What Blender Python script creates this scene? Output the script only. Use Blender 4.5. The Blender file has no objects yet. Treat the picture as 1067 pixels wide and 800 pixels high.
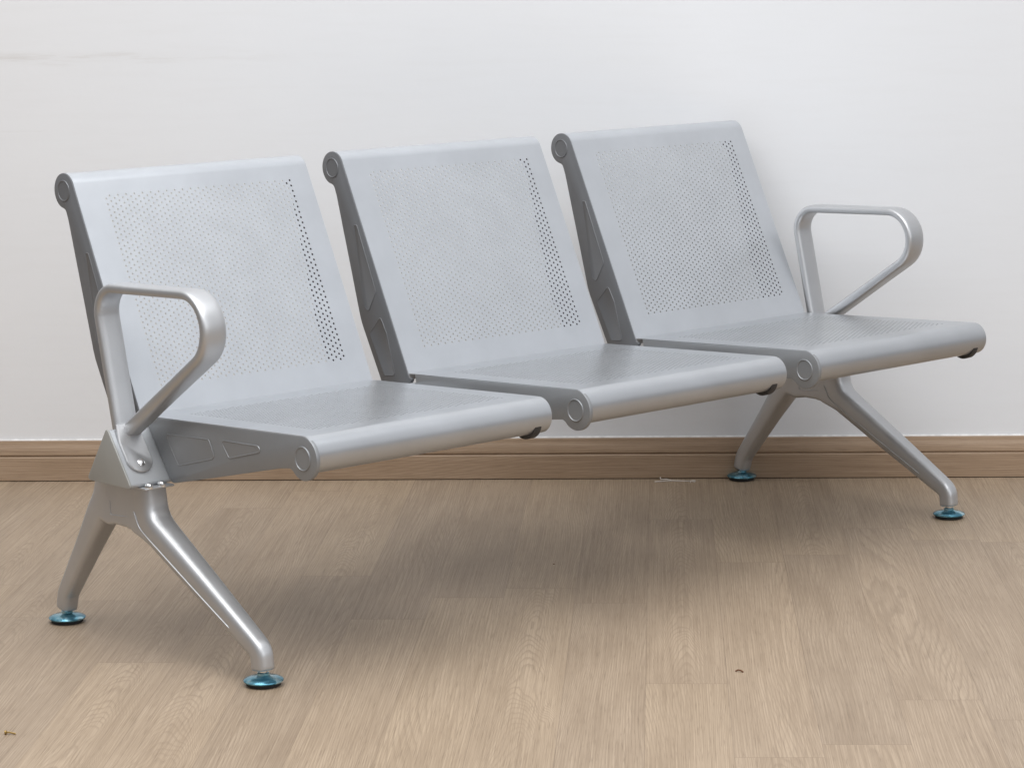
import bpy, bmesh, math, random
from mathutils import Vector, Matrix

random.seed(7)
scene = bpy.context.scene
col = scene.collection

# ------------------------------------------------------------------ measures
PITCH = 0.585            # seat spacing along the beam
W = 0.4915               # sheet width
BENCH_LOC = (-0.6139, 4.315, 0.0)
BENCH_ROT = 0.7339
WALL_D, WALL_ROT = 5.6613, -0.0582
CAM_H, CAM_PITCH, CAM_ROLL, CAM_F = 1.1392, 0.162, 0.0158, 2717.58

# ------------------------------------------------------------------ material helpers
def new_mat(name):
    m = bpy.data.materials.new(name)
    m.use_nodes = True
    nt = m.node_tree
    nt.nodes.clear()
    out = nt.nodes.new('ShaderNodeOutputMaterial')
    bs = nt.nodes.new('ShaderNodeBsdfPrincipled')
    nt.links.new(bs.outputs['BSDF'], out.inputs['Surface'])
    return m, nt, bs

def N(nt, kind, **kw):
    n = nt.nodes.new(kind)
    for k, v in kw.items():
        setattr(n, k, v)
    return n

def setin(n, **kw):
    for k, v in kw.items():
        n.inputs[k.replace('_', ' ')].default_value = v

def ramp(nt, stops):
    r = nt.nodes.new('ShaderNodeValToRGB')
    e = r.color_ramp.elements
    while len(e) > 1:
        e.remove(e[-1])
    e[0].position = stops[0][0]; e[0].color = (*stops[0][1], 1)
    for p, c in stops[1:]:
        k = e.new(p); k.color = (*c, 1)
    return r

def mathn(nt, op, a, b=None, clamp=False):
    n = nt.nodes.new('ShaderNodeMath'); n.operation = op; n.use_clamp = clamp
    for i, v in enumerate((a, b)):
        if v is None: continue
        if isinstance(v, (int, float)): n.inputs[i].default_value = v
        else: nt.links.new(v, n.inputs[i])
    return n.outputs[0]

def mixc(nt, fac, a, b, mode='MIX'):
    n = nt.nodes.new('ShaderNodeMix'); n.data_type = 'RGBA'; n.blend_type = mode
    for sock, v in ((n.inputs[0], fac), (n.inputs[6], a), (n.inputs[7], b)):
        if isinstance(v, (int, float)): sock.default_value = v
        elif isinstance(v, tuple): sock.default_value = (*v, 1)
        else: nt.links.new(v, sock)
    return n.outputs[2]

def painted_metal(name, base, rough, metallic=0.85, flake=0.05, streak=0.0):
    m, nt, bs = new_mat(name)
    tc = N(nt, 'ShaderNodeTexCoord')
    big = N(nt, 'ShaderNodeTexNoise'); setin(big, Scale=9.0, Detail=5.0, Roughness=0.6)
    nt.links.new(tc.outputs['Object'], big.inputs['Vector'])
    lo = tuple(c * 0.95 for c in base); hi = tuple(min(1, c * 1.04) for c in base)
    r = ramp(nt, [(0.3, lo), (0.7, hi)])
    nt.links.new(big.outputs['Fac'], r.inputs['Fac'])
    nt.links.new(r.outputs['Color'], bs.inputs['Base Color'])
    mid = N(nt, 'ShaderNodeTexNoise'); setin(mid, Scale=26.0, Detail=4.0)
    nt.links.new(tc.outputs['Object'], mid.inputs['Vector'])
    rr = N(nt, 'ShaderNodeMapRange'); setin(rr, From_Min=0.3, From_Max=0.7, To_Min=rough - 0.02, To_Max=rough + 0.03)
    nt.links.new(mid.outputs['Fac'], rr.inputs['Value'])
    nt.links.new(rr.outputs['Result'], bs.inputs['Roughness'])
    bs.inputs['Metallic'].default_value = metallic
    return m

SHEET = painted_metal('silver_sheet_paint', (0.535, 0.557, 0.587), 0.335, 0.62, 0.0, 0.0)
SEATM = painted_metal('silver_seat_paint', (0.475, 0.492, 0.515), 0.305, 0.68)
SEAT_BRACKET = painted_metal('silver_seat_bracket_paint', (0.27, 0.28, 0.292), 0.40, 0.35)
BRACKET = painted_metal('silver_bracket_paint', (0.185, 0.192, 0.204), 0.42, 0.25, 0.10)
CAST = painted_metal('polished_cast_metal', (0.53, 0.537, 0.548), 0.42, 0.78, 0.0)
BEAMM = painted_metal('silver_beam_paint', (0.47, 0.49, 0.51), 0.38, 0.35, 0.06)
CAPM = painted_metal('grey_cap_plastic', (0.36, 0.365, 0.35), 0.5, 0.1, 0.05)
BRACKET_DARK = painted_metal('near_black_inner_bracket', (0.035, 0.035, 0.037), 0.5, 0.1, 0.0)  # near-black tone for the right-hand brackets only; the left ones stay silver
CHROME = painted_metal('bright_screw_metal', (0.8, 0.8, 0.8), 0.14, 1.0, 0.0)

def blue_film():
    m, nt, bs = new_mat('blue_film_on_chrome')
    tc = N(nt, 'ShaderNodeTexCoord')
    n = N(nt, 'ShaderNodeTexNoise'); setin(n, Scale=38.0, Detail=2.0, Distortion=1.0)
    nt.links.new(tc.outputs['Object'], n.inputs['Vector'])
    r = ramp(nt, [(0.36, (0.06, 0.19, 0.27)), (0.50, (0.13, 0.34, 0.44)), (0.70, (0.45, 0.62, 0.68))])
    nt.links.new(n.outputs['Fac'], r.inputs['Fac'])
    nt.links.new(r.outputs['Color'], bs.inputs['Base Color'])
    bs.inputs['Metallic'].default_value = 0.75
    bs.inputs['Roughness'].default_value = 0.2
    bp = N(nt, 'ShaderNodeBump'); setin(bp, Strength=0.4, Distance=0.001)
    nt.links.new(n.outputs['Fac'], bp.inputs['Height'])
    nt.links.new(bp.outputs['Normal'], bs.inputs['Normal'])
    return m
BLUE = blue_film()

def plain(name, c, rough=0.6, var=0.15, scale=60):
    m, nt, bs = new_mat(name)
    tc = N(nt, 'ShaderNodeTexCoord')
    n = N(nt, 'ShaderNodeTexNoise'); setin(n, Scale=float(scale), Detail=4.0)
    nt.links.new(tc.outputs['Object'], n.inputs['Vector'])
    r = ramp(nt, [(0.3, tuple(k * (1 - var) for k in c)), (0.7, tuple(min(1, k * (1 + var)) for k in c))])
    nt.links.new(n.outputs['Fac'], r.inputs['Fac'])
    nt.links.new(r.outputs['Color'], bs.inputs['Base Color'])
    bs.inputs['Roughness'].default_value = rough
    return m
RUBBER = plain('black_rubber', (0.012, 0.012, 0.013), 0.7)
THREAD = plain('pale_fibre', (0.70, 0.65, 0.59), 0.8)
BROWN = plain('brown_flake', (0.16, 0.07, 0.03), 0.7)
BRASS = plain('dull_brass', (0.36, 0.24, 0.08), 0.35)
BRASS.node_tree.nodes['Principled BSDF'].inputs['Metallic'].default_value = 0.8

def wood_core(nt, u, v, seed, light, mid, dark, linecol, cath=1.0, uc=None):
    """grain colour from along-the-board coordinate v and across coordinate u (metres)"""
    def vec(su, sv):
        c = N(nt, 'ShaderNodeCombineXYZ')
        nt.links.new(mathn(nt, 'MULTIPLY', u, su), c.inputs[0])
        nt.links.new(mathn(nt, 'MULTIPLY', v, sv), c.inputs[1])
        if seed is not None: nt.links.new(mathn(nt, 'MULTIPLY', seed, 37.0), c.inputs[2])
        return c.outputs[0]
    hill = N(nt, 'ShaderNodeTexNoise'); setin(hill, Scale=1.0, Detail=1.5, Roughness=0.45)
    nt.links.new(vec(5.5, 0.55), hill.inputs['Vector'])
    wob = N(nt, 'ShaderNodeTexNoise'); setin(wob, Scale=1.0, Detail=2.0)
    nt.links.new(vec(70.0, 7.0), wob.inputs['Vector'])
    hh = mathn(nt, 'ADD', mathn(nt, 'ADD', mathn(nt, 'MULTIPLY', hill.outputs['Fac'], 44.0), mathn(nt, 'MULTIPLY', u, 210.0)), mathn(nt, 'MULTIPLY', wob.outputs['Fac'], 1.0))
    if uc is not None:      # some boards are flat sawn: nested arches about the middle of the board
        warp = N(nt, 'ShaderNodeTexNoise'); setin(warp, Scale=1.0, Detail=2.5, Roughness=0.5)
        nt.links.new(vec(9.0, 2.4), warp.inputs['Vector'])
        d = mathn(nt, 'ADD', mathn(nt, 'SUBTRACT', uc, 0.065), mathn(nt, 'MULTIPLY', mathn(nt, 'SUBTRACT', warp.outputs['Fac'], 0.5), 0.05))
        ar = mathn(nt, 'ADD', mathn(nt, 'MULTIPLY', mathn(nt, 'MULTIPLY', d, d), 4200.0), mathn(nt, 'MULTIPLY', v, 22.0))
        ar = mathn(nt, 'ADD', ar, mathn(nt, 'MULTIPLY', warp.outputs['Fac'], 14.0))
        ar = mathn(nt, 'ADD', ar, mathn(nt, 'MULTIPLY', wob.outputs['Fac'], 1.4))
        pick = mathn(nt, 'GREATER_THAN', seed, 0.70)
        hh = mathn(nt, 'ADD', mathn(nt, 'MULTIPLY', hh, mathn(nt, 'SUBTRACT', 1.0, pick)), mathn(nt, 'MULTIPLY', ar, pick))
    fr = mathn(nt, 'FRACT', hh)
    fine = N(nt, 'ShaderNodeTexNoise'); setin(fine, Scale=1.0, Detail=4.0, Roughness=0.66)
    nt.links.new(vec(460.0, 3.0), fine.inputs['Vector'])
    pore = N(nt, 'ShaderNodeTexNoise'); setin(pore, Scale=1.0, Detail=2.0, Roughness=0.6)
    nt.links.new(vec(700.0, 16.0), pore.inputs['Vector'])
    blot = N(nt, 'ShaderNodeTexNoise'); setin(blot, Scale=1.0, Detail=3.0)
    nt.links.new(vec(16.0, 3.2), blot.inputs['Vector'])
    base = ramp(nt, [(0.35, dark), (0.50, mid), (0.62, light)])
    f = mathn(nt, 'ADD', mathn(nt, 'MULTIPLY', fine.outputs['Fac'], 0.68), mathn(nt, 'MULTIPLY', blot.outputs['Fac'], 0.32))
    nt.links.new(f, base.inputs['Fac'])
    # growth lines: dark late wood, sharp on one side
    ln = ramp(nt, [(0.0, (0, 0, 0)), (0.50, (0.0, 0.0, 0.0)), (0.86, (1, 1, 1)), (0.97, (0.1, 0.1, 0.1)), (1.0, (0, 0, 0))])
    nt.links.new(fr, ln.inputs['Fac'])
    amt = mathn(nt, 'MULTIPLY', ln.outputs['Color'], mathn(nt, 'MULTIPLY', mathn(nt, 'MULTIPLY', blot.outputs['Fac'], fine.outputs['Fac']), 1.30 * cath))
    c1 = mixc(nt, amt, base.outputs['Color'], linecol)
    pr = ramp(nt, [(0.56, (0, 0, 0)), (0.70, (1, 1, 1))])
    nt.links.new(pore.outputs['Fac'], pr.inputs['Fac'])
    c2 = mixc(nt, mathn(nt, 'MULTIPLY', pr.outputs['Color'], 0.50), c1, linecol)
    hgt = mathn(nt, 'SUBTRACT', mathn(nt, 'MULTIPLY', fine.outputs['Fac'], 0.6), mathn(nt, 'MULTIPLY', pr.outputs['Color'], 0.5))
    return c2, hgt

def floor_mat():
    m, nt, bs = new_mat('oak_plank_floor')
    uv = N(nt, 'ShaderNodeUVMap'); uv.uv_map = 'plank'
    sep = N(nt, 'ShaderNodeSeparateXYZ'); nt.links.new(uv.outputs['UV'], sep.inputs[0])
    at = N(nt, 'ShaderNodeAttribute'); at.attribute_name = 'tint'
    st = N(nt, 'ShaderNodeSeparateColor'); nt.links.new(at.outputs['Color'], st.inputs[0])
    ed = N(nt, 'ShaderNodeUVMap'); ed.uv_map = 'edge'
    se = N(nt, 'ShaderNodeSeparateXYZ'); nt.links.new(ed.outputs['UV'], se.inputs[0])
    c, hgt = wood_core(nt, sep.outputs[0], sep.outputs[1], st.outputs[0],
                       (0.435, 0.340, 0.247), (0.365, 0.281, 0.200), (0.285, 0.214, 0.149), (0.185, 0.135, 0.091), 0.9, se.outputs[0])
    # per plank tint
    t = ramp(nt, [(0.0, (0.92, 0.915, 0.92)), (0.5, (1.0, 0.99, 0.985)), (1.0, (1.05, 1.04, 1.02))])
    nt.links.new(st.outputs[1], t.inputs['Fac'])
    c = mixc(nt, 1.0, c, t.outputs['Color'], 'MULTIPLY')
    seam = None
    for o, wdt in ((0, 0.0011), (1, 0.0018)):
        a = mathn(nt, 'LESS_THAN', se.outputs[o], wdt)
        seam = a if seam is None else mathn(nt, 'MAXIMUM', seam, a)
    c = mixc(nt, mathn(nt, 'MULTIPLY', seam, 0.40), c, (0.13, 0.09, 0.065))
    nt.links.new(c, bs.inputs['Base Color'])
    bs.inputs['Roughness'].default_value = 0.5
    bs.inputs['Specular IOR Level'].default_value = 0.35
    bp = N(nt, 'ShaderNodeBump'); setin(bp, Strength=0.28, Distance=0.001)
    nt.links.new(mathn(nt, 'SUBTRACT', hgt, mathn(nt, 'MULTIPLY', seam, 0.8)), bp.inputs['Height'])
    nt.links.new(bp.outputs['Normal'], bs.inputs['Normal'])
    return m

def skirting_mat():
    m, nt, bs = new_mat('oak_skirting')
    tc = N(nt, 'ShaderNodeTexCoord')
    sep = N(nt, 'ShaderNodeSeparateXYZ'); nt.links.new(tc.outputs['Object'], sep.inputs[0])
    across = mathn(nt, 'ADD', sep.outputs[2], mathn(nt, 'MULTIPLY', sep.outputs[1], 0.7))
    c, hgt = wood_core(nt, across, sep.outputs[0], None,
                       (0.440, 0.322, 0.225), (0.370, 0.262, 0.175), (0.280, 0.192, 0.124), (0.180, 0.115, 0.070), 0.8)
    nt.links.new(c, bs.inputs['Base Color'])
    bs.inputs['Roughness'].default_value = 0.45
    bp = N(nt, 'ShaderNodeBump'); setin(bp, Strength=0.25, Distance=0.001)
    nt.links.new(hgt, bp.inputs['Height']); nt.links.new(bp.outputs['Normal'], bs.inputs['Normal'])
    return m

def wall_mat():
    m, nt, bs = new_mat('white_wall_paint')
    tc = N(nt, 'ShaderNodeTexCoord')
    sep = N(nt, 'ShaderNodeSeparateXYZ'); nt.links.new(tc.outputs['Object'], sep.inputs[0])
    big = N(nt, 'ShaderNodeTexNoise'); setin(big, Scale=1.6, Detail=5.0)
    nt.links.new(tc.outputs['Object'], big.inputs['Vector'])
    base = ramp(nt, [(0.3, (0.735, 0.752, 0.778)), (0.7, (0.76, 0.777, 0.803))])
    nt.links.new(big.outputs['Fac'], base.inputs['Fac'])
    c = base.outputs['Color']
    # warmer and slightly lighter towards the left
    wm = N(nt, 'ShaderNodeMapRange'); setin(wm, From_Min=-0.35, From_Max=-1.5, To_Min=0.0, To_Max=1.0)
    nt.links.new(sep.outputs[0], wm.inputs['Value'])
    c = mixc(nt, mathn(nt, 'MULTIPLY', wm.outputs['Result'], 0.45), c, (0.82, 0.805, 0.79))
    # horizontal scuffs: bands at given heights, broken up by noise
    mp = N(nt, 'ShaderNodeMapping'); mp.inputs['Scale'].default_value = (5, 1, 55)
    nt.links.new(tc.outputs['Object'], mp.inputs['Vector'])
    sc = N(nt, 'ShaderNodeTexNoise'); setin(sc, Scale=1.0, Detail=4.0, Roughness=0.6)
    nt.links.new(mp.outputs['Vector'], sc.inputs['Vector'])
    scr = ramp(nt, [(0.48, (0, 0, 0)), (0.66, (1, 1, 1))])
    nt.links.new(sc.outputs['Fac'], scr.inputs['Fac'])
    def band(zc, hw, xmax, xfall):
        d = mathn(nt, 'ABSOLUTE', mathn(nt, 'SUBTRACT', sep.outputs[2], zc))
        b = N(nt, 'ShaderNodeMapRange'); b.interpolation_type = 'SMOOTHSTEP'
        setin(b, From_Min=0.0, From_Max=hw, To_Min=1.0, To_Max=0.0)
        nt.links.new(d, b.inputs['Value'])
        x = N(nt, 'ShaderNodeMapRange'); x.interpolation_type = 'SMOOTHSTEP'
        setin(x, From_Min=xmax - xfall, From_Max=xmax, To_Min=1.0, To_Max=0.0)
        nt.links.new(sep.outputs[0], x.inputs['Value'])
        return mathn(nt, 'MULTIPLY', b.outputs['Result'], x.outputs['Result'])
    s = mathn(nt, 'MULTIPLY', band(0.938, 0.022, -0.42, 0.5), 0.9)
    s = mathn(nt, 'MAXIMUM', s, mathn(nt, 'MULTIPLY', band(0.779, 0.004, -1.0, 0.08), 0.9))
    s = mathn(nt, 'MULTIPLY', s, mathn(nt, 'ADD', mathn(nt, 'MULTIPLY', scr.outputs['Color'], 0.8), 0.15))
    fnt = mathn(nt, 'MULTIPLY', scr.outputs['Color'], 0.035)
    s = mathn(nt, 'ADD', mathn(nt, 'MULTIPLY', s, 0.55), fnt)
    c = mixc(nt, s, c, (0.55, 0.52, 0.49))
    # a few small spots
    vo = N(nt, 'ShaderNodeTexVoronoi'); setin(vo, Scale=3.3)
    nt.links.new(tc.outputs['Object'], vo.inputs['Vector'])
    sp = N(nt, 'ShaderNodeMapRange'); setin(sp, From_Min=0.006, From_Max=0.016, To_Min=0.30, To_Max=0.0)
    nt.links.new(vo.outputs['Distance'], sp.inputs['Value'])
    c = mixc(nt, sp.outputs['Result'], c, (0.42, 0.40, 0.38))
    nt.links.new(c, bs.inputs['Base Color'])
    bs.inputs['Roughness'].default_value = 0.6
    bs.inputs['Specular IOR Level'].default_value = 0.25
    orange = N(nt, 'ShaderNodeTexNoise'); setin(orange, Scale=55.0, Detail=4.0)
    nt.links.new(tc.outputs['Object'], orange.inputs['Vector'])
    h = mathn(nt, 'ADD', mathn(nt, 'MULTIPLY', orange.outputs['Fac'], 0.25), mathn(nt, 'MULTIPLY', big.outputs['Fac'], 2.0))
    bp = N(nt, 'ShaderNodeBump'); setin(bp, Strength=0.2, Distance=0.004)
    nt.links.new(h, bp.inputs['Height']); nt.links.new(bp.outputs['Normal'], bs.inputs['Normal'])
    return m

# ------------------------------------------------------------------ mesh helpers
def link(name, bm, mat, parent=None, smooth=30):
    bmesh.ops.remove_doubles(bm, verts=bm.verts, dist=1e-5)
    bmesh.ops.recalc_face_normals(bm, faces=bm.faces)
    me = bpy.data.meshes.new(name)
    bm.to_mesh(me); bm.free()
    for m in (mat if isinstance(mat, (list, tuple)) else [mat]):
        me.materials.append(m)
    if smooth:
        for p in me.polygons: p.use_smooth = True
        me.set_sharp_from_angle(angle=math.radians(smooth))
    o = bpy.data.objects.new(name, me)
    col.objects.link(o)
    if parent: o.parent = parent
    return o

def fillet(pts, rad, closed=True, seg=6):
    """round the corners of a 2-D polyline; rad is a number or one per point"""
    n = len(pts); out = []
    for i, p in enumerate(pts):
        r = rad[i] if isinstance(rad, (list, tuple)) else rad
        if r <= 0 or (not closed and i in (0, n - 1)):
            out.append(tuple(p)); continue
        p = Vector(p); a = Vector(pts[i - 1]); b = Vector(pts[(i + 1) % n])
        da = (a - p); db = (b - p); la, lb = da.length, db.length
        da.normalize(); db.normalize()
        ang = da.angle(db)
        if ang > math.pi - 0.05: out.append(tuple(p)); continue
        t = min(r / math.tan(ang / 2), la * 0.49, lb * 0.49)
        r2 = t * math.tan(ang / 2)
        c = p + (da + db).normalized() * (r2 / math.sin(ang / 2))
        s0 = (p + da * t) - c; s1 = (p + db * t) - c
        a0 = math.atan2(s0.y, s0.x); a1 = math.atan2(s1.y, s1.x)
        d = (a1 - a0 + math.pi) % (2 * math.pi) - math.pi
        for k in range(seg + 1):
            w = a0 + d * k / seg
            out.append((c.x + math.cos(w) * r2, c.y + math.sin(w) * r2))
    return out

def arc(c, r, a0, a1, n):
    return [(c[0] + r * math.cos(math.radians(a0 + (a1 - a0) * k / n)),
             c[1] + r * math.sin(math.radians(a0 + (a1 - a0) * k / n))) for k in range(n + 1)]

def plate(bm, outline, x0, x1, bevel=0.0, seg=2):
    """extrude a (y,z) outline from x0 to x1, with small rounded rims"""
    vs0 = [bm.verts.new((x0, p[0], p[1])) for p in outline]
    vs1 = [bm.verts.new((x1, p[0], p[1])) for p in outline]
    n = len(outline)
    f0 = bm.faces.new(vs0); f1 = bm.faces.new(list(reversed(vs1)))
    for i in range(n):
        bm.faces.new((vs0[i], vs0[(i + 1) % n], vs1[(i + 1) % n], vs1[i]))
    if bevel:
        es = list({e for f in (f0, f1) for e in f.edges})
        bmesh.ops.recalc_face_normals(bm, faces=bm.faces)
        bmesh.ops.bevel(bm, geom=es, offset=bevel, segments=seg, affect='EDGES', profile=0.5)

def inset_poly(pts, d):
    c = Vector((sum(p[0] for p in pts) / len(pts), sum(p[1] for p in pts) / len(pts)))
    area = sum(pts[i][0] * pts[(i + 1) % len(pts)][1] - pts[(i + 1) % len(pts)][0] * pts[i][1] for i in range(len(pts)))
    sg = 1 if area > 0 else -1
    out = []
    for i in range(len(pts)):
        a, p, b = Vector(pts[i - 1]), Vector(pts[i]), Vector(pts[(i + 1) % len(pts)])
        e1 = (p - a); e2 = (b - p)
        if e1.length < 1e-7 or e2.length < 1e-7: out.append(tuple(p)); continue
        e1.normalize(); e2.normalize()
        n = Vector((-(e1.y + e2.y), e1.x + e2.x)) * sg
        n.normalize()
        out.append(tuple(p + n * d))
    return out

def emboss(bm, outline, x, h, slope, sgn=-1):
    """raised panel with a beaded rim on a plate face at x"""
    rings = [(0, 0), (slope * 0.6, h), (slope * 1.3, h * 1.05), (slope * 2.0, h * 0.35)]
    prev = None
    for d, hh in rings:
        pts = inset_poly(outline, d)
        vs = [bm.verts.new((x + sgn * (hh + 0.00005), p[0], p[1])) for p in pts]
        if prev:
            n = len(vs)
            for i in range(n):
                bm.faces.new((prev[i], prev[(i + 1) % n], vs[(i + 1) % n], vs[i]))
        prev = vs
    bm.faces.new(prev)

def lathe(bm, prof, centre, axis='Z', seg=32):
    rings = []
    for r, h in prof:
        ring = []
        for k in range(seg):
            a = 2 * math.pi * k / seg
            if axis == 'Z': v = (centre[0] + r * math.cos(a), centre[1] + r * math.sin(a), centre[2] + h)
            else: v = (centre[0] + h, centre[1] + r * math.cos(a), centre[2] + r * math.sin(a))
            ring.append(bm.verts.new(v))
        rings.append(ring)
    fs = []
    for a, b in zip(rings, rings[1:]):
        for k in range(seg):
            fs.append(bm.faces.new((a[k], a[(k + 1) % seg], b[(k + 1) % seg], b[k])))
    fs.append(bm.faces.new(list(reversed(rings[0])))); fs.append(bm.faces.new(rings[-1]))
    return fs

def sup(a, b, n, seg):
    out = []
    for k in range(seg):
        t = 2 * math.pi * k / seg
        c, s = math.cos(t), math.sin(t)
        out.append((a * math.copysign(abs(c) ** (2 / n), c), b * math.copysign(abs(s) ** (2 / n), s)))
    return out

def sweep_yz(bm, path, x, halfw, halft, n=3.0, seg=28, xs=None):
    """sweep a rounded bar along a path in the (y,z) plane; halfw along x, halft in the plane"""
    rings = []
    m = len(path)
    for i, p in enumerate(path):
        a = Vector(path[max(0, i - 1)]); b = Vector(path[min(m - 1, i + 1)])
        t = (b - a).normalized(); nn = Vector((-t.y, t.x))
        hw = halfw[i] if isinstance(halfw, list) else halfw
        ht = halft[i] if isinstance(halft, list) else halft
        xc = x if xs is None else xs[i]
        rings.append([bm.verts.new((xc + u, p[0] + nn.x * v, p[1] + nn.y * v)) for u, v in sup(hw, ht, n, seg)])
    for a, b in zip(rings, rings[1:]):
        for k in range(seg):
            bm.faces.new((a[k], a[(k + 1) % seg], b[(k + 1) % seg], b[k]))
    bm.faces.new(list(reversed(rings[0]))); bm.faces.new(rings[-1])

def resample(pts, step):
    out = [pts[0]]
    for a, b in zip(pts, pts[1:]):
        L = math.dist(a, b); k = max(1, int(L / step))
        for i in range(1, k + 1):
            out.append((a[0] + (b[0] - a[0]) * i / k, a[1] + (b[1] - a[1]) * i / k))
    return out

# ------------------------------------------------------------------ perforated sheets
T_SHEET = 0.0010
HOLE_R = 0.00215
CA, CB = 0.00845, 0.0103      # hole columns across, hole spacing along

def sheet_mesh(straight0, dirv, nrm, s_holes, s_line_end, roll_c, roll_r, wrap, turn):
    """straight0: start point (y,z); dirv: unit direction; nrm: outward normal; then an arc of `wrap` degrees"""
    bm = bmesh.new()
    d, n = Vector(dirv), Vector(nrm)
    p0 = Vector(straight0)
    def pt(x, s, k):      # k=0 outer face, 1 inner face
        q = p0 + d * s - n * (T_SHEET * k)
        return (x, q.x, q.y)
    X0, X1 = -0.0086, W
    ncol = int((W - 0.083) / CA)
    hx0 = (W - ncol * CA) / 2; hx1 = hx0 + ncol * CA
    s0, s1 = s_holes
    nrow = int((s1 - s0) / CB); s1 = s0 + (nrow + 0.5) * CB
    def quad(k, pts):
        vs = [bm.verts.new(pt(x, s, k)) for x, s in pts]
        bm.faces.new(vs if k == 0 else list(reversed(vs)))
    for k in (0, 1):
        quad(k, [(X0, 0), (X1, 0), (X1, s0), (X0, s0)])
        quad(k, [(X0, s0), (hx0, s0), (hx0, s1), (X0, s1)])
        quad(k, [(hx1, s0), (X1, s0), (X1, s1), (hx1, s1)])
        quad(k, [(X0, s1), (X1, s1), (X1, s_line_end), (X0, s_line_end)])
    for c in range(ncol):
        xa = hx0 + c * CA; xb = xa + CA; xm = (xa + xb) / 2
        off = 0.5 * CB if c % 2 else 0.0
        for k in (0, 1):
            if off: quad(k, [(xa, s0), (xb, s0), (xb, s0 + off), (xa, s0 + off)])
            else: quad(k, [(xa, s1 - 0.5 * CB), (xb, s1 - 0.5 * CB), (xb, s1), (xa, s1)])
        for r in range(nrow):
            sa = s0 + off + r * CB; sb = sa + CB; sm = (sa + sb) / 2
            outer = [(xb, sm), (xb, sb), (xm, sb), (xa, sb), (xa, sm), (xa, sa), (xm, sa), (xb, sa)]
            inner = [(xm + HOLE_R * math.cos(t * math.pi / 4), sm + HOLE_R * math.sin(t * math.pi / 4)) for t in range(8)]
            hv = []
            for k in (0, 1):
                ov = [bm.verts.new(pt(x, s, k)) for x, s in outer]
                iv = [bm.verts.new(pt(x, s, k)) for x, s in inner]
                for t in range(8):
                    f = (ov[t], ov[(t + 1) % 8], iv[(t + 1) % 8], iv[t])
                    bm.faces.new(f if k == 0 else tuple(reversed(f)))
                hv.append(iv)
            for t in range(8):
                bm.faces.new((hv[0][t], hv[0][(t + 1) % 8], hv[1][(t + 1) % 8], hv[1][t]))
    # roll
    c = Vector(roll_c)
    a0 = math.atan2(n.y, n.x)
    nseg = 36
    prof = []
    for i in range(nseg + 1):
        a = a0 + turn * math.radians(wrap) * i / nseg
        e = Vector((math.cos(a), math.sin(a)))
        prof.append((c + e * roll_r, c + e * (roll_r - T_SHEET)))
    prof.insert(0, (p0 + d * s_line_end, p0 + d * s_line_end - n * T_SHEET))
    vs = []
    for o, i in prof:
        vs.append([bm.verts.new((x, q.x, q.y)) for x in (X0, X1) for q in (o, i)])
    for a, b in zip(vs, vs[1:]):
        bm.faces.new((a[0], a[2], b[2], b[0]))          # outer
        bm.faces.new((a[1], b[1], b[3], a[3]))          # inner
        bm.faces.new((a[0], b[0], b[1], a[1]))          # left rim
        bm.faces.new((a[2], a[3], b[3], b[2]))          # right rim
    bm.faces.new((vs[-1][0], vs[-1][2], vs[-1][3], vs[-1][1]))
    for x in (X0, X1):
        for sa, sb in ((0, s0), (s0, s1), (s1, s_line_end)):
            bm.faces.new([bm.verts.new(pt(x, s, k)) for s, k in ((sa, 0), (sb, 0), (sb, 1), (sa, 1))])
    bm.faces.new([bm.verts.new(pt(x, 0, k)) for x, k in ((X0, 0), (X1, 0), (X1, 1), (X0, 1))])
    return bm

def finish_sheet(name, bm, parent, mat):
    bmesh.ops.remove_doubles(bm, verts=bm.verts, dist=2e-6)
    me = bpy.data.meshes.new(name); bm.to_mesh(me); bm.free()
    me.materials.append(mat)
    for p in me.polygons: p.use_smooth = True
    me.set_sharp_from_angle(angle=math.radians(28))
    o = bpy.data.objects.new(name, me); col.objects.link(o); o.parent = parent
    return o

# ------------------------------------------------------------------ the bench
bench = bpy.data.objects.new('waiting_bench', None)
col.objects.link(bench)
bench.location = BENCH_LOC
bench.rotation_euler = (0, 0, BENCH_ROT)
bench.empty_display_size = 0.2
bench['label'] = 'silver three-seat waiting bench of perforated metal with looped armrests, standing on the wooden floor'
bench['category'] = 'bench'

# beam: triangular tube with its apex up
LEFT_END, RIGHT_END = -0.085, 2 * PITCH + W + 0.085
tri = [(-0.012, 0.3815), (0.052, 0.2875), (-0.0785, 0.2875)]
bm = bmesh.new(); plate(bm, fillet(tri, 0.005, seg=4), LEFT_END, RIGHT_END)
beam = link('beam', bm, BEAMM, bench)
for xe, s in ((LEFT_END, -1), (RIGHT_END, 1)):
    bm = bmesh.new()
    plate(bm, fillet(inset_poly(tri, -0.0012), 0.005, seg=4), xe + s * 0.0002, xe + s * 0.0042, 0.001)
    link('end_cap', bm, CAPM, beam)

# backrest: sheet, two brackets
bd = Vector((0.1787, 0.3802)).normalized(); bn = Vector((-bd.y, bd.x))
BS = Vector((0.0009, 0.3856)) - bd * 0.004
BR = 0.0285
Lb = (Vector((0.2108, 0.758)) - BS).dot(bd)
bc = BS + bd * Lb - bn * BR
back = finish_sheet('backrest', sheet_mesh(BS, bd, bn, (0.053, 0.4085), Lb, bc, BR, 165, -1), bench, SHEET)

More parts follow.
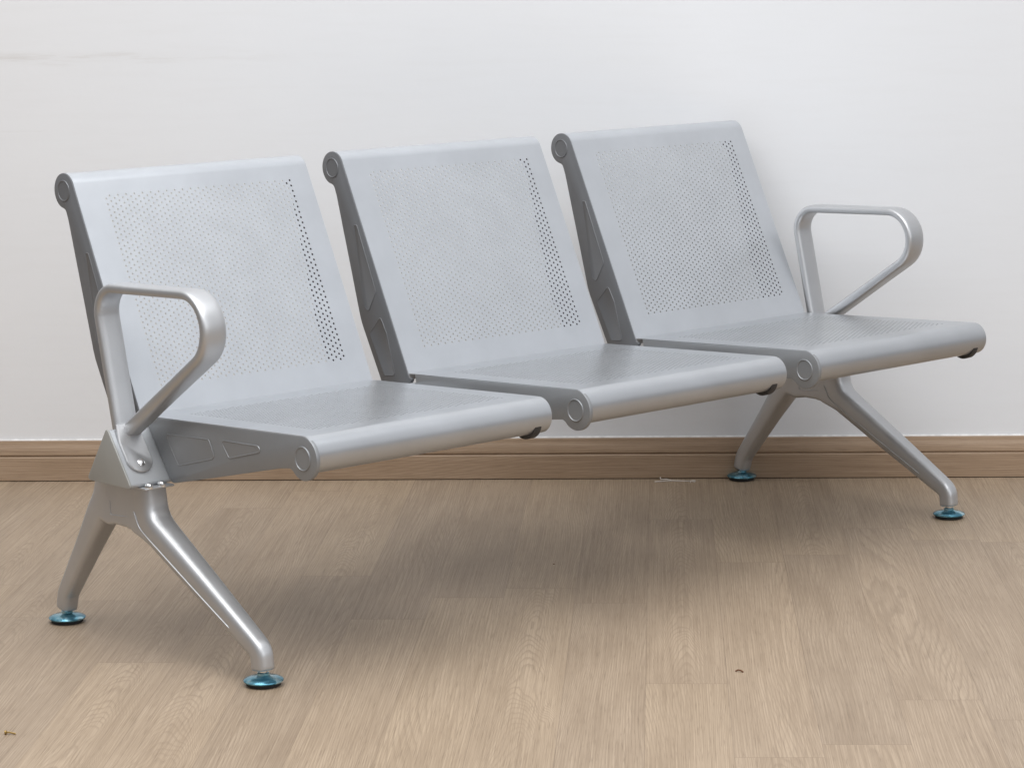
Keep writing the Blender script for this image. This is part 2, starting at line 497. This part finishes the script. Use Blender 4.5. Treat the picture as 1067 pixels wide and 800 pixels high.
cap_c, cap_r = (0.2105, 0.7575), 0.0318
def back_bracket(x0, x1, sgn, emb=True, cap_c=(0.2112, 0.7575), cap_r=0.0304, mat=None):
    bm = bmesh.new()
    off = -0.0013 if sgn < 0 else -0.0022
    fl0 = Vector((0.0009, 0.3856)) + bn * off + bd * 0.001
    front = [tuple(fl0), tuple(Vector(cap_c) + bn * cap_r * 0.985)]
    circ = arc(cap_c, cap_r, 152, -72, 26)
    lower = fillet([circ[-1], (0.2085, 0.7255), (0.2010, 0.706), (0.1599, 0.5588), (0.1376, 0.4772), (0.0846, 0.3754),
                    (0.069, 0.344), (0.067, 0.302), (0.0565, 0.2905), (-0.006, 0.3825)],
                   [0, 0.012, 0.03, 0.2, 0.15, 0.15, 0.02, 0.01, 0, 0], closed=False, seg=5)
    outl = [front[0]] + circ + lower[1:]
    plate(bm, outl, x0, x1, 0.0013)
    xf = x0 if sgn < 0 else x1
    if emb:
        emboss(bm, fillet([(0.1535, 0.656), (0.1420, 0.656), (0.0900, 0.5352), (0.1140, 0.4950), (0.1275, 0.505)],
                          [0.004, 0.004, 0.006, 0.006, 0.006], seg=4), xf, 0.0007, 0.0011, sgn)
        emboss(bm, fillet([(0.0800, 0.492), (0.1130, 0.4570), (0.0722, 0.3805), (0.040, 0.3842), (0.0615, 0.4604)],
                          0.006, seg=4), xf, 0.0007, 0.0011, sgn)
        emboss(bm, arc(cap_c, 0.0185, 0, 348, 30), xf, 0.0014, 0.0012, sgn)
    return link('bracket', bm, mat or BRACKET, None, 35)
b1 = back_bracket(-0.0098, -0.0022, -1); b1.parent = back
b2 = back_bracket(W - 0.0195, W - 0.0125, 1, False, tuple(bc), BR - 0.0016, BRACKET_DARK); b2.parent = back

# seat: sheet, two brackets
sd = Vector((-0.413, 0.0188)).normalized(); sn = Vector((-sd.y, sd.x)) * -1
if sn.y < 0: sn = -sn
SS = Vector((-0.0143, 0.3934)) - sd * 0.0165
SR = 0.0305
Ls = (Vector((-0.4385, 0.41)) - SS).dot(sd)
sc_ = SS + sd * Ls - sn * SR
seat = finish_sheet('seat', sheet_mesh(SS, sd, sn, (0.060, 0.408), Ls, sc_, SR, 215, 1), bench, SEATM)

scap_c, scap_r = (-0.4395, 0.3768), 0.0352
def seat_bracket(x0, x1, sgn, emb=True, scap_c=(-0.4395, 0.3768), scap_r=0.0352, mat=None):
    bm = bmesh.new()
    top0 = Vector((-0.0150, 0.3934)) - sn * (0.0013 if sgn < 0 else 0.0020)
    circ = arc(scap_c, scap_r, 87, 318, 28)
    lower = fillet([circ[-1], (-0.4061, 0.3570), (-0.3795, 0.3534), (-0.1382, 0.2997), (-0.0800, 0.2875), (-0.0185, 0.3755)],
                   [0, 0.012, 0.04, 0.3, 0.012, 0], closed=False, seg=6)
    outl = [tuple(top0)] + circ + lower[1:]
    plate(bm, outl, x0, x1, 0.0013)
    xf = x0 if sgn < 0 else x1
    if emb:
        emboss(bm, fillet([(-0.0640, 0.3705), (-0.1911, 0.3770), (-0.2079, 0.3455), (-0.1012, 0.3190)], [0.006, 0.008, 0.008, 0.008], seg=4),
               xf, 0.0011, 0.0014, sgn)
        emboss(bm, fillet([(-0.2204, 0.3800), (-0.3264, 0.3832), (-0.3309, 0.3723), (-0.2449, 0.3505)], [0.006, 0.008, 0.008, 0.008], seg=4),
               xf, 0.0012, 0.0012, sgn)
        emboss(bm, arc(scap_c, 0.0200, 0, 348, 30), xf, 0.0018, 0.0014, sgn)
    return link('bracket', bm, mat or SEAT_BRACKET, None, 35)
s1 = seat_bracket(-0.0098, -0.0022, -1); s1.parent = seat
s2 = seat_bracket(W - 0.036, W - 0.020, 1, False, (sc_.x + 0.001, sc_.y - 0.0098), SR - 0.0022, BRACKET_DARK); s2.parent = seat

# seats two and three: slight real-world misalignment
adj = [(0.0, 0.0, -0.0010, 0.0), (0.0, 0.0, 0.0004, 0.0), (0.0, 0.0, 0.0012, 0.0)]
def copy_part(o, parent, x, dz):
    c = o.copy(); col.objects.link(c); c.parent = parent
    c.location = (x, 0, dz)
    for ch in list(o.children):
        g = ch.copy(); col.objects.link(g); g.parent = c
    return c
for i in (1, 2):
    copy_part(back, bench, i * PITCH, adj[i][2])
    copy_part(seat, bench, i * PITCH, adj[i][2])
back.location = (0, 0, adj[0][2]); seat.location = (0, 0, adj[0][2])

# legs: one cast piece per end
def limb(bm, pts, hw, ht, x, n=3.2):
    sweep_yz(bm, pts, x, hw, ht, n, 32)

def make_leg(x):
    bm = bmesh.new()
    # front limb
    path = fillet([(-0.0470, 0.2840), (-0.0560, 0.2200), (-0.3470, 0.0560), (-0.3500, 0.0250)], [0, 0.09, 0.022, 0], closed=False, seg=12)
    path = resample(path, 0.010)
    def lerp(y, tab):
        for (a, va), (b, vb) in zip(tab, tab[1:]):
            if (a - y) * (b - y) <= 0: return va + (vb - va) * (y - a) / (b - a)
        return tab[-1][1] if y < tab[-1][0] else tab[0][1]
    hw = [lerp(p[0], [(0.0, 0.0255), (-0.068, 0.0250), (-0.20, 0.0208), (-0.335, 0.0165), (-0.36, 0.0160)]) for p in path]
    ht = [lerp(p[0], [(0.0, 0.022), (-0.045, 0.0225), (-0.075, 0.0260), (-0.20, 0.0228), (-0.325, 0.0182), (-0.36, 0.0160)]) for p in path]
    limb(bm, path, hw, ht, x, 3.3)
    # rear limb
    path = fillet([(0.0600, 0.2840), (0.0690, 0.2480), (0.2155, 0.0540), (0.2230, 0.0250)], [0, 0.09, 0.03, 0], closed=False, seg=12)
    path = resample(path, 0.010)
    hw = [lerp(-p[0], [(-0.04, 0.0250), (-0.09, 0.0240), (-0.14, 0.0205), (-0.21, 0.0165), (-0.24, 0.0155)]) for p in path]
    ht = [lerp(-p[0], [(-0.04, 0.026), (-0.09, 0.0265), (-0.14, 0.0210), (-0.21, 0.0170), (-0.24, 0.0155)]) for p in path]
    limb(bm, path, hw, ht, x, 3.6)
    # web between the limbs with the arch below it
    outl = fillet([(0.070, 0.2840), (0.080, 0.230), (0.082, 0.212), (0.047, 0.2035), (0.022, 0.2085), (-0.018, 0.2085),
                   (-0.048, 0.196), (-0.080, 0.185), (-0.058, 0.240), (-0.050, 0.2840)],
                  [0.004, 0.03, 0.004, 0.02, 0.03, 0.03, 0.02, 0.004, 0.02, 0.004], seg=6)
    plate(bm, outl, x - 0.0235, x + 0.0235, 0.004, 3)
    bmesh.ops.recalc_face_normals(bm, faces=bm.faces)
    me = bpy.data.meshes.new('leg_raw'); bm.to_mesh(me); bm.free()
    o = bpy.data.objects.new('leg_raw', me); col.objects.link(o)
    md = o.modifiers.new('r', 'REMESH'); md.mode = 'VOXEL'; md.voxel_size = 0.0022; md.use_smooth_shade = True
    ms = o.modifiers.new('s', 'SMOOTH'); ms.iterations = 14; ms.factor = 0.5
    dg = bpy.context.evaluated_depsgraph_get()
    me2 = bpy.data.meshes.new_from_object(o.evaluated_get(dg))
    bpy.data.objects.remove(o); bpy.data.meshes.remove(me)
    me2.name = 'leg'; me2.materials.clear(); me2.materials.append(CAST)
    for p in me2.polygons: p.use_smooth = True
    leg = bpy.data.objects.new('leg', me2); col.objects.link(leg); leg.parent = bench
    return leg

def thin_rib(bm, path, x, r):
    sweep_yz(bm, path, x, r, r, 2.0, 10)

LEGX, LEGX2 = -0.033, 1.7035
leg1 = make_leg(LEGX)
# casting ribs laid on the outer face of the leg
from mathutils.bvhtree import BVHTree
_me = leg1.data
_tree = BVHTree.FromPolygons([v.co.copy() for v in _me.vertices], [tuple(p.vertices) for p in _me.polygons])
def surf_rib(bm, path, r):
    pts = []; xs = []
    for y, z in resample(path, 0.005):
        hit = _tree.ray_cast(Vector((-0.3, y, z)), Vector((1, 0, 0)))
        if hit[0] is None or hit[0].x > LEGX - 0.006: continue
        pts.append((y, z)); xs.append(hit[0].x - r * 0.15)
    m = len(pts)
    sweep_yz(bm, pts, 0, [r * (0.4 if i in (0, m - 1) else 1) for i in range(m)], [r * (0.4 if i in (0, m - 1) else 1) for i in range(m)], 2.0, 10, xs)
bm = bmesh.new()
surf_rib(bm, fillet([(0.0365, 0.2480), (0.0360, 0.2235), (-0.0170, 0.2275)], [0, 0.004, 0], closed=False), 0.0010)
surf_rib(bm, fillet([(-0.0340, 0.2400), (-0.0480, 0.2140), (-0.0800, 0.1965), (-0.1860, 0.1385), (-0.2860, 0.0850)], [0, 0.03, 0.05, 0.1, 0], closed=False), 0.0013)
link('casting_rib', bm, CAST, leg1)

def add_foot(leg, x, y):
    bm = bmesh.new()
    fs = lathe(bm, [(0.0255, 0.0003), (0.0278, 0.0015), (0.0278, 0.0056), (0.0265, 0.0066)], (x, y, 0))
    for f in fs: f.material_index = 1
    fs = lathe(bm, [(0.0290, 0.0062), (0.0320, 0.0074), (0.0323, 0.0092), (0.0308, 0.0108), (0.0220, 0.0140), (0.0125, 0.0156), (0.0100, 0.0172), (0.0096, 0.0205), (0.0080, 0.0212)], (x, y, 0))
    for f in fs: f.material_index = 0
    fs = lathe(bm, [(0.0062, 0.019), (0.0062, 0.036)], (x, y, 0), seg=16)
    for f in fs: f.material_index = 2
    me = bpy.data.meshes.new('levelling_foot')
    bmesh.ops.recalc_face_normals(bm, faces=bm.faces)
    bm.to_mesh(me); bm.free()
    for m in (BLUE, RUBBER, CHROME): me.materials.append(m)
    for p in me.polygons: p.use_smooth = True
    me.set_sharp_from_angle(angle=math.radians(40))
    o = bpy.data.objects.new('levelling_foot', me); col.objects.link(o); o.parent = leg
    return o
add_foot(leg1, LEGX, -0.3500); add_foot(leg1, LEGX, 0.2230)
# dome bolts that hold the beam on the leg head
for bx in (-0.0575, -0.0325):
    bm = bmesh.new()
    lathe(bm, [(0.0070, -0.0045), (0.0072, 0.0002), (0.0066, 0.0022), (0.0048, 0.0040), (0.0024, 0.0048)], (bx, -0.0835, 0.2900), seg=20)
    link('bolt', bm, CHROME, leg1, 40)
bm = bmesh.new()
plate(bm, fillet([(0.060, 0.2872), (0.060, 0.2838), (-0.0900, 0.2838), (-0.0900, 0.2872)], 0.0012, seg=2), LEGX - 0.036, LEGX + 0.022, 0.001)
link('head_flange', bm, CAST, leg1)

leg2 = leg1.copy(); col.objects.link(leg2); leg2.parent = bench; leg2.location = (LEGX2 - LEGX, 0, 0)
for ch in list(leg1.children):
    c = ch.copy(); col.objects.link(c); c.parent = leg2

# armrests
FD = Vector((-0.0665, -0.094)).normalized()         # down the beam's front face, (y,z)
FN = Vector((FD.y, -FD.x))
if FN.x > 0: FN = -FN
AP = Vector((-0.012, 0.3815))
def face_pt(s, h): return AP + FD * s + FN * h

def make_armrest(x):
    bm = bmesh.new()
    path = fillet([(-0.004, 0.366), (0.0505, 0.6090), (-0.4040, 0.6235), (-0.014, 0.3700)], [0, 0.044, 0.056, 0], closed=False, seg=16)
    path = resample(path, 0.012)
    L = [0.0]
    for a, b in zip(path, path[1:]): L.append(L[-1] + math.dist(a, b))
    tot = L[-1]
    def lerp(t, tab):
        for (a, va), (b, vb) in zip(tab, tab[1:]):
            if a <= t <= b: return va + (vb - va) * (t - a) / (b - a)
        return tab[-1][1]
    hw = [lerp(l / tot, [(0, 0.0225), (0.3, 0.0225), (0.5, 0.0215), (0.66, 0.0235), (0.78, 0.0205), (1, 0.0150)]) for l in L]
    ht = [lerp(l / tot, [(0, 0.0092), (0.5, 0.0080), (0.66, 0.0088), (0.8, 0.0098), (1, 0.0122)]) for l in L]
    sweep_yz(bm, path, x, hw, ht, 3.6, 36)
    arm = link('armrest', bm, CAST, bench, 50)
    # tongue bolted to the beam's front face
    bm = bmesh.new()
    hwid = 0.0245
    out2 = [(-hwid * 0.8, -0.001), (hwid * 0.8, -0.001), (hwid, 0.030)] + [(hwid * math.cos(a), 0.0645 + 0.0245 * math.sin(a)) for a in [math.pi * k / 20 for k in range(21)]] + [(-hwid, 0.030)]
    lv = []
    xt = x - 0.009
    for h, ins in ((0.0, 0.0), (0.0042, 0.0), (0.0056, 0.0016)):
        pts = inset_poly(out2, ins) if ins else out2
        ring = []
        for px, s in pts:
            q = face_pt(s, h + max(0, 0.03 - s) * 0.10); ring.append(bm.verts.new((xt + px, q.x, q.y)))
        lv.append(ring)
    for a, b in zip(lv, lv[1:]):
        for k in range(len(a)): bm.faces.new((a[k], a[(k + 1) % len(a)], b[(k + 1) % len(a)], b[k]))
    bm.faces.new(lv[-1]); bm.faces.new(list(reversed(lv[0])))
    link('mounting_tongue', bm, CAST, arm, 40)
    # countersunk screw in a washer
    bm = bmesh.new()
    lathe(bm, [(0.0066, 0.0), (0.0066, 0.0010), (0.0058, 0.0014), (0.0050, 0.0006), (0.0048, 0.0016), (0.0034, 0.0026), (0.0020, 0.0027), (0.0016, 0.0008)], (0, 0, 0), seg=20)
    q = face_pt(0.0725, 0.0057)
    zax = Vector((0, FN.x, FN.y)); xax = Vector((1, 0, 0)); yax = zax.cross(xax)
    M = Matrix((xax, yax, zax)).transposed().to_4x4(); M.translation = (xt, q.x, q.y)
    bm.transform(M)
    link('screw', bm, CHROME, arm, 35)
    return arm
arm1 = make_armrest(-0.045)
arm2 = arm1.copy(); col.objects.link(arm2); arm2.parent = bench; arm2.location = (1.6945 + 0.045, 0, 0)
for ch in list(arm1.children):
    c = ch.copy(); col.objects.link(c); c.parent = arm2

# ------------------------------------------------------------------ setting
room = Matrix.Translation((0, WALL_D, 0)) @ Matrix.Rotation(WALL_ROT, 4, 'Z')

def structure(o, ):
    o.matrix_world = room; o['kind'] = 'structure'; return o

# floor of planks that run towards the wall
PW, PL = 0.1295, 1.22
bm = bmesh.new()
uv1 = bm.loops.layers.uv.new('plank'); uv2 = bm.loops.layers.uv.new('edge')
cl = bm.loops.layers.float_color.new('tint')
known = {-7: -1.515, -5: -0.908, -4: -1.231, -1: -1.118, 0: -1.641, 1: -2.026, 2: -0.743, 3: -1.732}
for k in range(-34, 34):
    x0 = 0.30 + k * PW; x1 = x0 + PW
    j = known.get(k, -random.random() * PL)
    while j < 0.0: j += PL
    ys = [0.02]
    y = j
    while y > 0.0: y -= PL
    while y > -7.5: ys.append(y); y -= PL
    ys.append(-7.5)
    for ya, yb in zip(ys, ys[1:]):
        r1, r2 = random.random(), random.random()
        ou, ov = random.random() * 20, random.random() * 20
        vs = [bm.verts.new(p) for p in ((x0, yb, 0), (x1, yb, 0), (x1, ya, 0), (x0, ya, 0))]
        f = bm.faces.new(vs)
        for lp, (a, b) in zip(f.loops, ((0, 0), (1, 0), (1, 1), (0, 1))):
            lp[uv1].uv = (ou + a * PW, ov + b * (ya - yb))
            lp[uv2].uv = (a * PW, b * (ya - yb))
            lp[cl] = (r1, r2, 0, 1)
me = bpy.data.meshes.new('floor'); bm.to_mesh(me); bm.free()
me.materials.append(floor_mat())
fl = bpy.data.objects.new('floor', me); col.objects.link(fl); structure(fl)

# wall
bm = bmesh.new()
vs = [bm.verts.new(p) for p in ((-4.4, 0.016, -0.02), (4.4, 0.016, -0.02), (4.4, 0.016, 3.0), (-4.4, 0.016, 3.0))]
bm.faces.new(vs)
w = link('wall', bm, wall_mat(), None, 0); structure(w)

# skirting board with a grooved profile, and the bead of filler on top
prof = [(0.016, 0.0907), (0.0095, 0.0905), (0.0075, 0.0895), (0.0068, 0.0870), (0.0072, 0.0835), (0.0050, 0.0790), (0.0030, 0.0720), (0.0018, 0.0640),
        (0.0016, 0.0592), (0.0040, 0.0582), (0.0052, 0.0568), (0.0040, 0.0552), (0.0006, 0.0545), (-0.0008, 0.0530), (-0.0010, 0.0500), (-0.0010, 0.0022),
        (0.0010, 0.0014), (0.016, 0.0014)]
bm = bmesh.new()
rings = [[bm.verts.new((x, p[0], p[1])) for p in prof] for x in (-4.4, 4.4)]
for k in range(len(prof) - 1):
    bm.faces.new((rings[0][k], rings[0][k + 1], rings[1][k + 1], rings[1][k]))
sk = link('skirting_board', bm, skirting_mat(), None, 35); structure(sk)
bm = bmesh.new()
bp_ = [(0.0155, 0.0907), (0.0105, 0.0909), (0.0120, 0.0925), (0.0155, 0.0938)]
rings = [[bm.verts.new((x, p[0], p[1])) for p in bp_] for x in (-4.4, 4.4)]
for k in range(len(bp_)):
    bm.faces.new((rings[0][k], rings[0][(k + 1) % 4], rings[1][(k + 1) % 4], rings[1][k]))
fi = link('filler_bead', bm, plain('white_filler', (0.70, 0.685, 0.665), 0.8), None, 40); structure(fi)

# ------------------------------------------------------------------ small litter on the floor
def wpt(x, y, z): return room @ Vector((x, y, z))
def tube3(bm, pts, r, seg=6):
    rings = []
    for i, p in enumerate(pts):
        a = Vector(pts[max(0, i - 1)]); b = Vector(pts[min(len(pts) - 1, i + 1)])
        t = (b - a).normalized(); up = Vector((0, 0, 1)) if abs(t.z) < 0.9 else Vector((1, 0, 0))
        s = t.cross(up).normalized(); u = s.cross(t)
        rings.append([bm.verts.new(Vector(p) + s * math.cos(q) * r + u * math.sin(q) * r) for q in [2 * math.pi * k / seg for k in range(seg)]])
    for a, b in zip(rings, rings[1:]):
        for k in range(seg): bm.faces.new((a[k], a[(k + 1) % seg], b[(k + 1) % seg], b[k]))
    bm.faces.new(list(reversed(rings[0]))); bm.faces.new(rings[-1])

def tag(o, loc, label, cat):
    o.location = loc; o.rotation_euler = (0, 0, WALL_ROT); o['label'] = label; o['category'] = cat

bm = bmesh.new()
tube3(bm, [(-0.038, -0.010, 0.0010), (-0.015, -0.006, 0.0016), (0.000, -0.003, 0.0018), (0.022, -0.004, 0.0012), (0.044, -0.005, 0.0012)], 0.0012)
tube3(bm, [(-0.026, 0.012, 0.0060), (-0.024, 0.008, 0.0022), (-0.012, 0.006, 0.0030), (-0.002, -0.002, 0.0018)], 0.0015)
tube3(bm, [(0.040, -0.018, 0.0009), (0.041, -0.006, 0.0020), (0.047, -0.003, 0.0022), (0.052, -0.004, 0.0010)], 0.0013)
tube3(bm, [(0.042, -0.007, 0.0018), (0.050, -0.014, 0.0010)], 0.0012)
th = link('thread', bm, THREAD, None, 60)
tag(th, wpt(0.350, -0.026, 0), 'pale frayed thread lying on the floor at the foot of the skirting board', 'thread')

bm = bmesh.new()
pts = [(-0.0055, 0.001, 0.0010), (-0.0015, 0.003, 0.0024), (0.003, 0.001, 0.0022), (0.0065, -0.003, 0.0008)]
tube3(bm, pts, 0.0013)
fk = link('wood_chip', bm, BROWN, None, 60)
tag(fk, wpt(0.450, -1.573, 0.0004), 'small curled brown chip lying on the open floor', 'wood chip')

bm = bmesh.new()
tube3(bm, [(-0.002, 0, 0.0032), (0.004, 0, 0.0030), (0.012, -0.001, 0.0012)], 0.0013, 8)
tube3(bm, [(-0.0045, 0, 0.0032), (-0.0018, 0, 0.0032)], 0.0032, 10)
scw = link('loose_screw', bm, BRASS, None, 40)
tag(scw, wpt(-0.655, -1.919, 0.0002), 'tiny brass-coloured screw lying loose on the floor', 'screw')

bm = bmesh.new()
tube3(bm, [(-0.0012, 0, 0.0008), (0.0012, 0.0006, 0.0007)], 0.0008, 6)
sp = link('crumb', bm, BROWN, None, 60)
tag(sp, wpt(0.122, -0.818, 0.0002), 'tiny dark crumb on the floor in the shade of the bench', 'crumb')

# ------------------------------------------------------------------ light
world = bpy.data.worlds.new('World'); scene.world = world; world.use_nodes = True
nt = world.node_tree; nt.nodes.clear()
out = nt.nodes.new('ShaderNodeOutputWorld'); bg = nt.nodes.new('ShaderNodeBackground')
nt.links.new(bg.outputs[0], out.inputs[0])
tc = nt.nodes.new('ShaderNodeTexCoord'); sep = nt.nodes.new('ShaderNodeSeparateXYZ')
nt.links.new(tc.outputs['Generated'], sep.inputs[0])
# room light: dim walls around, brighter ceiling, lighter towards the right
rv = ramp(nt, [(0.0, (0.10, 0.10, 0.10)), (0.50, (0.20, 0.20, 0.21)), (0.64, (0.55, 0.555, 0.57)), (1.0, (0.80, 0.81, 0.83))])
nt.links.new(mathn(nt, 'ADD', mathn(nt, 'MULTIPLY', sep.outputs[2], 0.5), 0.5), rv.inputs['Fac'])
rx = ramp(nt, [(0.25, (0.80, 0.79, 0.78)), (0.75, (1.12, 1.14, 1.17))])
nt.links.new(mathn(nt, 'ADD', mathn(nt, 'MULTIPLY', sep.outputs[0], 0.5), 0.5), rx.inputs['Fac'])
nt.links.new(mixc(nt, 1.0, rv.outputs['Color'], rx.outputs['Color'], 'MULTIPLY'), bg.inputs['Color'])
bg.inputs['Strength'].default_value = 0.93

def area(name, loc, target, sx, sy, power, color):
    d = bpy.data.lights.new(name, 'AREA'); d.shape = 'RECTANGLE'; d.size = sx; d.size_y = sy; d.energy = power; d.color = color
    o = bpy.data.objects.new(name, d); col.objects.link(o); o.location = loc
    o.rotation_euler = (Vector(target) - Vector(loc)).to_track_quat('-Z', 'Y').to_euler()
    return o
area('ceiling_light', (-0.1, 3.4, 2.95), (0.2, 4.3, 0), 3.8, 3.0, 116, (1.0, 1.0, 1.0))
area('window_light', (4.4, 0.6, 2.3), (0.3, 4.9, 0.5), 3.0, 2.4, 44, (0.97, 0.985, 1.0))

# ------------------------------------------------------------------ camera
cd = bpy.data.cameras.new('camera'); cam = bpy.data.objects.new('camera', cd); col.objects.link(cam)
c, s = math.cos(CAM_PITCH), math.sin(CAM_PITCH)
fwd = Vector((0, c, -s)); vup = Vector((0, s, c)); xr = Vector((1, 0, 0))
cr, sr = math.cos(CAM_ROLL), math.sin(CAM_ROLL)
right = xr * cr - vup * sr; up = xr * sr + vup * cr
M = Matrix((right, up, -fwd)).transposed().to_4x4(); M.translation = (0, 0, CAM_H)
cam.matrix_world = M
cd.sensor_fit = 'HORIZONTAL'; cd.sensor_width = 36.0; cd.lens = CAM_F / 1067 * 36.0
cd.clip_start = 0.05; cd.clip_end = 100
scene.camera = cam
scene.view_settings.view_transform = 'Standard'
scene.view_settings.look = 'None'
scene.view_settings.exposure = 0
scene.view_settings.gamma = 1
